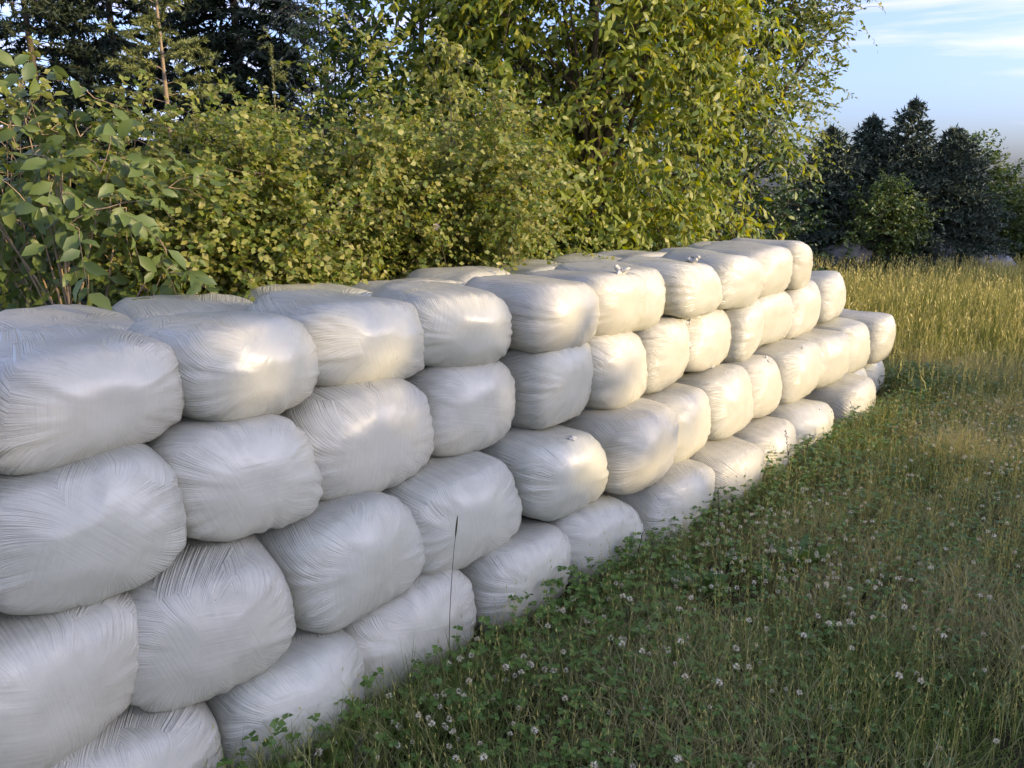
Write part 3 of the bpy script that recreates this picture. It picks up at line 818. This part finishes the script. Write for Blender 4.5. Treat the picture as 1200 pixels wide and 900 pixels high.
# flowering stems with feathery heads standing over the tall grass
def stem_field(name, n, y0, y1, seed, hr, wid, mat, dry0, cat, head=0.3, hw=1.0):
    x, y, g = sample(n, y0, y1, seed)
    h = g.uniform(*hr, n)
    V, F, m_ = blades(x, y, h, np.full(n, wid), g.uniform(0.03, 0.22, n), g, 3)
    k = 3
    tip = V.reshape(n, m_, 3)[:, -1]
    sub = V.reshape(n, m_, 3)[:, 4]
    P = (sub[:, None] + (tip - sub)[:, None] * np.linspace(0.25, 1.0, k)[None, :, None]).reshape(-1, 3)
    d = np.repeat(unit(tip - sub), k, 0) + g.normal(size=(n * k, 3)) * 0.22
    V2, F2 = leaf_arrays(T_SMALL, P, d, g.normal(size=(n * k, 3)), np.full(n * k, head * 0.2 * hw), np.full(n * k, wid * 1.3 * hw))
    dry = np.concatenate([np.repeat(np.clip(dry0 + 0.2 * g.normal(size=n), 0, 1), m_), np.full(len(V2), min(1.0, dry0 + 0.2))])
    o = obj(name, mesh_np(name, np.concatenate([V, V2]), np.concatenate([F, F2 + len(V)]), attr={"dry": dry}), mat)
    tag(o, cat[0], cat[1], kind="stuff")
stem_field("seed_grass", 7000, 6.0, 16.0, 211, (0.24, 0.48), 0.0055, M_TALL, 0.75, ("straw coloured seed heads above the tall meadow grass", "grass"))
stem_field("dry_stems", 6500, 1.5, 7.8, 212, (0.12, 0.34), 0.003, M_TALL, 0.75, ("thin dry grass stems scattered over the short grass", "grass"), head=0.2, hw=0.55)

# ranker growth along the foot of the stack
def foot_grass():
    g = np.random.default_rng(241)
    n = 9000
    s = g.uniform(0.3, 7.2, n); t = -1.86 + np.abs(g.normal(size=n)) * 0.10 - 0.04
    x = s * WD.x + t * WN.x; y = s * WD.y + t * WN.y
    h = g.uniform(0.09, 0.26, n) * (1 + 0.5 * fbm(x, y, 10, 3.0))
    V, F, m_ = blades(x, y, np.maximum(h, 0.03), g.uniform(0.003, 0.006, n), g.uniform(0.1, 0.8, n), g, 3)
    dry = np.clip(0.2 + 0.25 * g.normal(size=n), 0, 1)
    o = obj("foot_grass", mesh_np("foot_grass", V, F, attr={"dry": np.repeat(dry, m_)}), M_GRASS)
    tag(o, "longer green grass fringe along the foot of the bale stack", "grass", kind="stuff")
foot_grass()
# clover leaves in patches
def clover():
    x, y, g = sample(30000, 1.2, 7.0, 221, m=0.02)
    t = x * WN.x + y * WN.y
    near = np.exp(-np.maximum(t + 1.85, 0) / 0.45)
    p = np.clip(0.16 + 0.65 * fbm(x, y, 9, 2.0) + 0.8 * near, 0, 1)
    k = g.random(len(x)) < p
    x, y = x[k], y[k]; n = len(x)
    h = g.uniform(0.04, 0.13, n) * (1 + 0.9 * near[k])
    c = np.stack([x, y, ground_z(x, y) + h], -1)
    P = []; D = []; U = []; L = []
    a0 = g.uniform(0, 6.28, n)
    tilt = g.normal(size=(n, 3)) * 0.3 + np.array([0, 0, 1.0])
    for j in range(3):
        a = a0 + j * 2.094
        D.append(np.stack([np.cos(a), np.sin(a), g.uniform(-0.25, 0.35, n)], -1)); P.append(c); U.append(tilt); L.append(g.uniform(0.012, 0.021, n) * (1 + 0.5 * near[k]))
    L = np.concatenate(L)
    V, F = leaf_arrays(T_SMALL, np.concatenate(P), np.concatenate(D), np.concatenate(U), L, L * 0.48)
    o = obj("clover_leaves", mesh_np("clover_leaves", V, F), M_CLOVER)
    tag(o, "patches of dark green clover leaves along the foot of the stack and through the grass", "clover", kind="stuff")
clover()

# white clover blooms: a head of many little florets on a thin stem
def bloom_arrays(c, r, h, g, nf=26):
    i = np.arange(nf) + 0.5
    ph = np.arccos(1 - 1.7 * i / nf); th = math.pi * (1 + 5 ** 0.5) * i
    d = np.stack([np.cos(th) * np.sin(ph), np.sin(th) * np.sin(ph), np.cos(ph)], -1)
    P = c + d * r * 0.35 + np.array([0, 0, 0])
    dd = d + g.normal(size=d.shape) * 0.18
    V, F = leaf_arrays(T_SMALL, P, dd, g.normal(size=d.shape), np.full(nf, r * 0.8), np.full(nf, r * 0.24))
    return V, F
def bloom_mesh(seed, h):
    g = np.random.default_rng(seed)
    bend = g.normal(size=2) * 0.02
    top = np.array([bend[0], bend[1], h])
    V, F = bloom_arrays(top, 0.0115, h, g)
    sv, sf = tube([(bez(np.zeros(3), np.array([0, 0, h * 0.6]), top, 4), np.full(4, 0.0011))], 3)
    me = mesh_np("clover_flower", np.concatenate([V, sv]), [F, sf + len(V)])
    me.polygons.foreach_set("material_index", np.r_[np.zeros(len(F), np.int32), np.ones(len(sf), np.int32)])
    return me
BM = [bloom_mesh(300 + i, 0.09 + 0.02 * i) for i in range(5)]
for m_ in BM:
    m_.materials.append(M_BLOOM); m_.materials.append(M_CLOVER)
def blooms():
    x, y, g = sample(9000, 1.6, 8.2, 231, m=0.03, xmax=6.5)
    t = x * WN.x + y * WN.y; s = x * WD.x + y * WD.y
    near = np.exp(-np.maximum(t + 1.75, 0) / 0.30)
    p = 0.045 + 0.24 * np.clip(fbm(x, y, 9, 2.0) - 0.05, 0, 1) + 0.55 * near * (s > 0.9) * (s < 4.2) + 0.40 * np.exp(-(((x - 1.35) / 0.35) ** 2 + ((y - 3.3) / 0.4) ** 2)) \
        + 0.18 * np.exp(-(((x - 3.6) / 1.2) ** 2 + ((y - 5.2) / 1.1) ** 2))
    k = g.random(len(x)) < p
    x, y = x[k], y[k]
    o_ = np.argsort(y); x, y = x[o_], y[o_]
    n = len(x)
    n1 = min(300, n)
    for i in range(n1):
        o = obj("clover_flower", BM[i % 5], None, None, (x[i], y[i], float(ground_z(x[i], y[i]))), (g.normal() * 0.12, g.normal() * 0.12, g.uniform(0, 6.28)))
        sc = g.uniform(0.6, 1.15); o.scale = (sc, sc, sc)
        tag(o, "small white clover flower head standing in the grass before the stack", "flower", "white clover flowers in the grass")
    V = []; F = []; b = 0
    for i in range(n1, n):
        hh = g.uniform(0.08, 0.17)
        v, f = bloom_arrays(np.array([x[i], y[i], float(ground_z(x[i], y[i])) + hh]), 0.0105, hh, g, 16)
        V.append(v); F.append(f + b); b += len(v)
    if V:
        o = obj("far_clover_flowers", mesh_np("far_clover_flowers", np.concatenate(V), np.concatenate(F)), M_BLOOM)
        tag(o, "countless white clover heads farther out in the meadow", "flower", kind="stuff")
    return n
N_BLOOM = blooms()

# single tall grass stems that stand against the bales
M_STEM = bark_material("dark_grass_stem", (0.04, 0.045, 0.022), (0.09, 0.085, 0.045))
def grass_stem(x, y, h, lean, label, kind):
    root = empty("grass_stem", (x, y, float(ground_z(x, y))))
    tag(root, label, "grass stem", "single grass stems before the bales")
    g = np.random.default_rng(int(abs(x * 1000) + y * 77))
    top = np.array([lean[0], lean[1], h])
    p = bez(np.zeros(3), np.array([0.0, 0, h * 0.55]), top, 9)
    v, f = tube([(p, np.linspace(0.0017, 0.0010, 9))], 4)
    obj("stalk", mesh_np("stalk", v, f, True), M_STEM, root)
    if kind == "spike":
        q = p[-1] + np.linspace(-0.01, 0.075, 6)[:, None] * unit(p[-1] - p[-2])
        v, f = tube([(q, np.array([0.0012, 0.0030, 0.0034, 0.0034, 0.0028, 0.001]))], 6)
        obj("seed_head", mesh_np("seed_head", v, f, True), M_STEM, root)
    else:
        n = 26
        u = g.uniform(0.62, 1.0, n)
        P = np.stack([np.interp(u, np.linspace(0, 1, 9), p[:, k]) for k in range(3)], -1)
        d = unit(g.normal(size=(n, 3)) * 0.5 + np.array([0, 0, 1.0]))
        v, f = leaf_arrays(T_SMALL, P, d, g.normal(size=(n, 3)), g.uniform(0.012, 0.03, n), np.full(n, 0.0022))
        obj("seed_head", mesh_np("seed_head", v, f), M_STEM, root)
    # one long leaf from low on the stalk
    v, f = leaf_arrays(T_LEAF, np.array([p[2]]), np.array([[g.normal(), g.normal(), 0.9]]), np.array([[0.2, -1, 0.3]]), np.array([h * 0.3]), np.array([0.004]))
    obj("blade", mesh_np("blade", v, f), M_STEM, root)
STEMS = [(-0.235, 2.50, 0.64, (0.035, 0.0), "tall dark grass stem with a spike rising before the third bale of the bottom row", "spike"),
         (-0.60, 1.93, 0.20, (0.01, 0.0), "short dark grass stem with thin seed head before the second bottom bale", "panicle"),
         (-0.47, 1.90, 0.24, (0.02, 0.0), "grass stem with leaning seed head at the bottom left corner of the grass", "panicle"),
         (-0.44, 1.96, 0.22, (-0.02, 0.0), "paired grass stem beside the leaning one at the bottom left corner", "panicle"),
         (0.55, 3.13, 0.34, (0.03, 0.0), "feathery grass stem before the fifth bottom bale", "panicle"),
         (0.62, 3.16, 0.30, (0.01, 0.0), "upright grass stem beside the feathery one at the fifth bottom bale", "panicle"),
         (1.05, 3.58, 0.36, (-0.02, 0.0), "dark grass stem before the sixth bottom bale, in blossom clump", "panicle"),
         (1.62, 4.20, 0.45, (-0.05, 0.0), "tall thin stem leaning over the eighth bottom bale", "panicle"),
         (1.72, 4.28, 0.40, (0.03, 0.0), "second thin stem over the eighth bottom bale", "panicle"),
         (2.35, 4.95, 0.42, (-0.08, 0.0), "arching stem over the sunlit bottom bale near the far end", "panicle"),
         (2.75, 5.30, 0.48, (-0.15, 0.0), "long arching stem across the last large bottom bale", "panicle"),
         (2.86, 5.28, 0.44, (-0.10, 0.0), "stiff stem at the sunlit corner of the last large bottom bale", "panicle")]
for a in STEMS: grass_stem(*a)

# broad-leaved weeds
M_WEED = leaf_material("weed_leaf", [(0.05, 0.11, 0.025), (0.075, 0.145, 0.03), (0.11, 0.18, 0.04)], trans=0.3)
def weed(x, y, n, L, wid, label, seed):
    g = np.random.default_rng(seed)
    root = empty("broadleaf_weed", (x, y, float(ground_z(x, y))))
    tag(root, label, "weed", "broad-leaved weeds in the grass")
    for k in range(n):
        a = 2 * math.pi * k / n + g.normal() * 0.3
        d = np.array([[math.cos(a), math.sin(a), g.uniform(0.5, 1.4)]])
        l = L * g.uniform(0.7, 1.2)
        v, f = leaf_arrays(T_LEAF, np.array([[0, 0, 0.02]]), d, np.array([[0, 0, 1.0]]) + g.normal(size=(1, 3)) * 0.2, np.array([l]), np.array([l * wid]))
        obj("leaf", mesh_np("leaf", v, f), M_WEED, root)
for i, a in enumerate([(1.42, 3.42, 7, 0.19, 0.17, "bright green weed with upright leaves in the clover before the sixth bottom bale"),
          (1.20, 3.30, 6, 0.15, 0.2, "low weed with yellow-green leaves left of the upright one"),
          (0.30, 1.98, 6, 0.13, 0.25, "broad-leaved weed at the bottom edge of the picture"),
          (2.10, 2.65, 5, 0.12, 0.3, "small weed with round leaves at the right edge of the grass"),
          (0.62, 2.92, 7, 0.15, 0.3, "wide dark leaves at the foot of the fifth bottom bale"),
          (0.85, 3.20, 8, 0.17, 0.32, "large dark weed between the fifth and sixth bottom bales"),
          (0.15, 2.62, 6, 0.13, 0.32, "dark weed at the foot of the fourth bottom bale"),
          (-0.12, 2.32, 6, 0.12, 0.3, "dark weed right of the third bottom bale"),
          (1.10, 3.42, 6, 0.14, 0.3, "leafy weed in front of the sixth bottom bale's lower corner")]):
    weed(*a, 400 + i)

# ------------------------------------------------------------------ loose film tails on the bales
def film_tail(bale, loc, size, seed):
    g = np.random.default_rng(seed)
    paths = []
    for k in range(5):
        pts = [np.array(loc) + g.normal(size=3) * size * np.array([0.28, 0.10, 0.08])]
        d = unit(np.array([g.normal(), -0.25, g.normal() * 0.35]))
        for j in range(5):
            d = unit(d + g.normal(size=3) * 0.75)
            pts.append(pts[-1] + d * size * 0.13)
        paths.append((np.array(pts), size * np.array([0.24, 0.20, 0.22, 0.15, 0.16, 0.03]) * g.uniform(0.6, 1.1)))
    v, f = tube(paths, 6)
    obj("film_tail", mesh_np("film_tail", v, f, True), M_TAIL, bale)
TAILS = [((3, 1), (0.26, -0.21, 0.02), 0.05), ((3, 6), (0.02, -0.22, 0.165), 0.07), ((3, 8), (-0.06, -0.20, 0.17), 0.07), ((3, 8), (-0.10, -0.21, -0.17), 0.06), ((1, 5), (0.02, -0.22, 0.165), 0.07),
         ((1, 6), (0.05, -0.21, 0.16), 0.05), ((1, 8), (-0.04, -0.21, 0.17), 0.06), ((1, 9), (0.03, -0.21, 0.17), 0.05), ((1, 10), (-0.05, -0.21, 0.165), 0.06), ((2, 10), (-0.05, -0.21, 0.175), 0.06),
         ((2, 8), (0.05, -0.22, -0.17), 0.06), ((0, 9), (0.04, -0.24, 0.14), 0.06), ((2, 7), (0.22, -0.22, 0.02), 0.05)]
for i, (k, l, s_) in enumerate(TAILS): film_tail(BALES[k], l, s_, 500 + i)

# ------------------------------------------------------------------ small things at the far edge of the meadow
def sheet_heap():
    g = np.random.default_rng(77)
    n = 22
    X, Y = np.meshgrid(np.linspace(-0.75, 0.75, n), np.linspace(-0.4, 0.4, n), indexing='ij')
    Z = 0.50 * np.exp(-((X + 0.2) / 0.38) ** 2 - (Y / 0.3) ** 2) + 0.36 * np.exp(-((X - 0.4) / 0.25) ** 2 - (Y / 0.25) ** 2) + 0.03 * g.normal(size=X.shape)
    Z = np.maximum(Z, 0.0)
    v = np.stack([X, Y, Z], -1).reshape(-1, 3)
    i = np.arange(n * n).reshape(n, n)
    f = np.stack([i[:-1, :-1], i[1:, :-1], i[1:, 1:], i[:-1, 1:]], -1).reshape(-1, 4)
    m = NT("pale_blue_sheeting")
    nz = m.n("ShaderNodeTexNoise", {"Scale": 7.0, "Detail": 3.0})
    c = m.mix(nz.outputs["Fac"], (0.16, 0.18, 0.24), (0.36, 0.39, 0.47))
    mat = m.surf(m.n("ShaderNodeBsdfPrincipled", {"Base Color": c, "Roughness": 0.45}).outputs[0])
    o = obj("plastic_sheet_heap", mesh_np("plastic_sheet_heap", v, f), mat, None, (10.0, 16.4, 0.0))
    tag(o, "crumpled pale blue heap half hidden in the grass under the round tree", "heap")
sheet_heap()
def stone(x, y, s, label, seed):
    g = np.random.default_rng(seed)
    p, f = cube_grid(5)
    p = unit(p) * (1 + 0.13 * g.normal(size=(len(p), 1))) * np.array(s)
    m = bark_material("grey_stone", (0.10, 0.095, 0.085), (0.22, 0.21, 0.19), 6.0)
    o = obj("stone", mesh_np("stone", p, f), m, None, (x, y, s[2] * 0.6))
    tag(o, label, "stone", "stones at the meadow edge")
stone(6.9, 15.9, (0.5, 0.25, 0.42), "grey boulder at the meadow edge beside the end of the stack", 1)
stone(9.0, 16.2, (0.3, 0.2, 0.42), "small grey boulder before the dark wide spruce", 2)

# pale pink blossoms on the rose bushes
M_PETAL = leaf_material("rose_petal", [(0.72, 0.50, 0.50), (0.80, 0.66, 0.64)], trans=0.25)
def blossom(x, y, z, s, label, seed):
    g = np.random.default_rng(seed)
    root = empty("rose_blossom", (x, y, z)); tag(root, label, "blossom", "pink blossoms on the rose bushes")
    v, f = tube([(bez(np.array([0, 0.01, 0]), np.array([0.02, 0.05, -0.08]), np.array([0.05, 0.16, -0.32]), 5), np.linspace(0.002, 0.004, 5))], 4)
    obj("stem", mesh_np("stem", v, f, True), M_STEM, root)
    for k in range(5):
        a = 2 * math.pi * k / 5
        v, f = leaf_arrays(T_SMALL, np.zeros((1, 3)), np.array([[math.cos(a), -0.45, math.sin(a)]]), np.array([[0, -1.0, 0.1]]), np.array([s]), np.array([s * 0.62]))
        obj("petal", mesh_np("petal", v, f), M_PETAL, root)
for i, (x, y, z, lab) in enumerate([(-0.70, 4.5, 1.95, "pale pink rose blossom high on the bushes left of the birch sapling"), (-1.55, 4.3, 1.98, "white-pink rose blossom beside the thin young spruce"),
        (-1.30, 4.2, 2.05, "topmost pink rose blossom near the thin young spruce"), (-1.55, 3.75, 1.72, "small pale blossom in the middle of the rose bushes"), (-0.42, 4.35, 1.60, "pink rose blossom low above the stack")]):
    blossom(x, y, z, 0.022, lab, 600 + i)

# ------------------------------------------------------------------ trees behind the camera whose shade lies over the near bales and grass
SH = Vector((SD.x, SD.y, 0)).normalized(); PH = Vector((-SH.y, SH.x, 0))
def caster(q, a, h, rq, label, seed, n=120):
    p = SH * a + PH * q
    broadleaf("meadow_tree", label, "tree", (p.x, p.y), [((p.x, p.y, h * 0.5), (rq, rq, h * 0.52))], (B_BROWN, L_MID), 0.09, n_clump=n, twigs=8, per_twig=8, twig_len=0.4, leaf=0.18, ratio=0.36,
              tmpl=T_SMALL, droop=0.4, spread=0.18, limbs=14, seed=seed, shell=0.9, group="trees behind the camera", twig_tubes=False)
CAST = [(-3.0, 15.0, 7.3, 2.0, 200), (-0.8, 15.2, 6.9, 1.8, 230), (0.9, 15.0, 6.5, 1.3, 220), (2.0, 14.8, 5.95, 1.0, 190), (2.8, 15.0, 5.3, 0.8, 160), (3.6, 15.1, 4.6, 0.8, 150), (4.6, 15.0, 4.1, 0.9, 140),
        (6.2, 15.0, 3.85, 1.0, 130), (7.6, 15.0, 4.0, 1.0, 120), (8.8, 15.0, 3.9, 0.9, 110), (16.2, 15.0, 4.7, 1.1, 130), (18.0, 15.0, 5.7, 1.6, 170), (20.8, 15.0, 6.0, 1.9, 170)]
for i, (q, a, h, rq, n) in enumerate(CAST):
    caster(q, a, h, rq, f"meadow tree outside the picture to the right of the camera, {ORD[i]} along the row", 700 + i, int(n * 0.62))
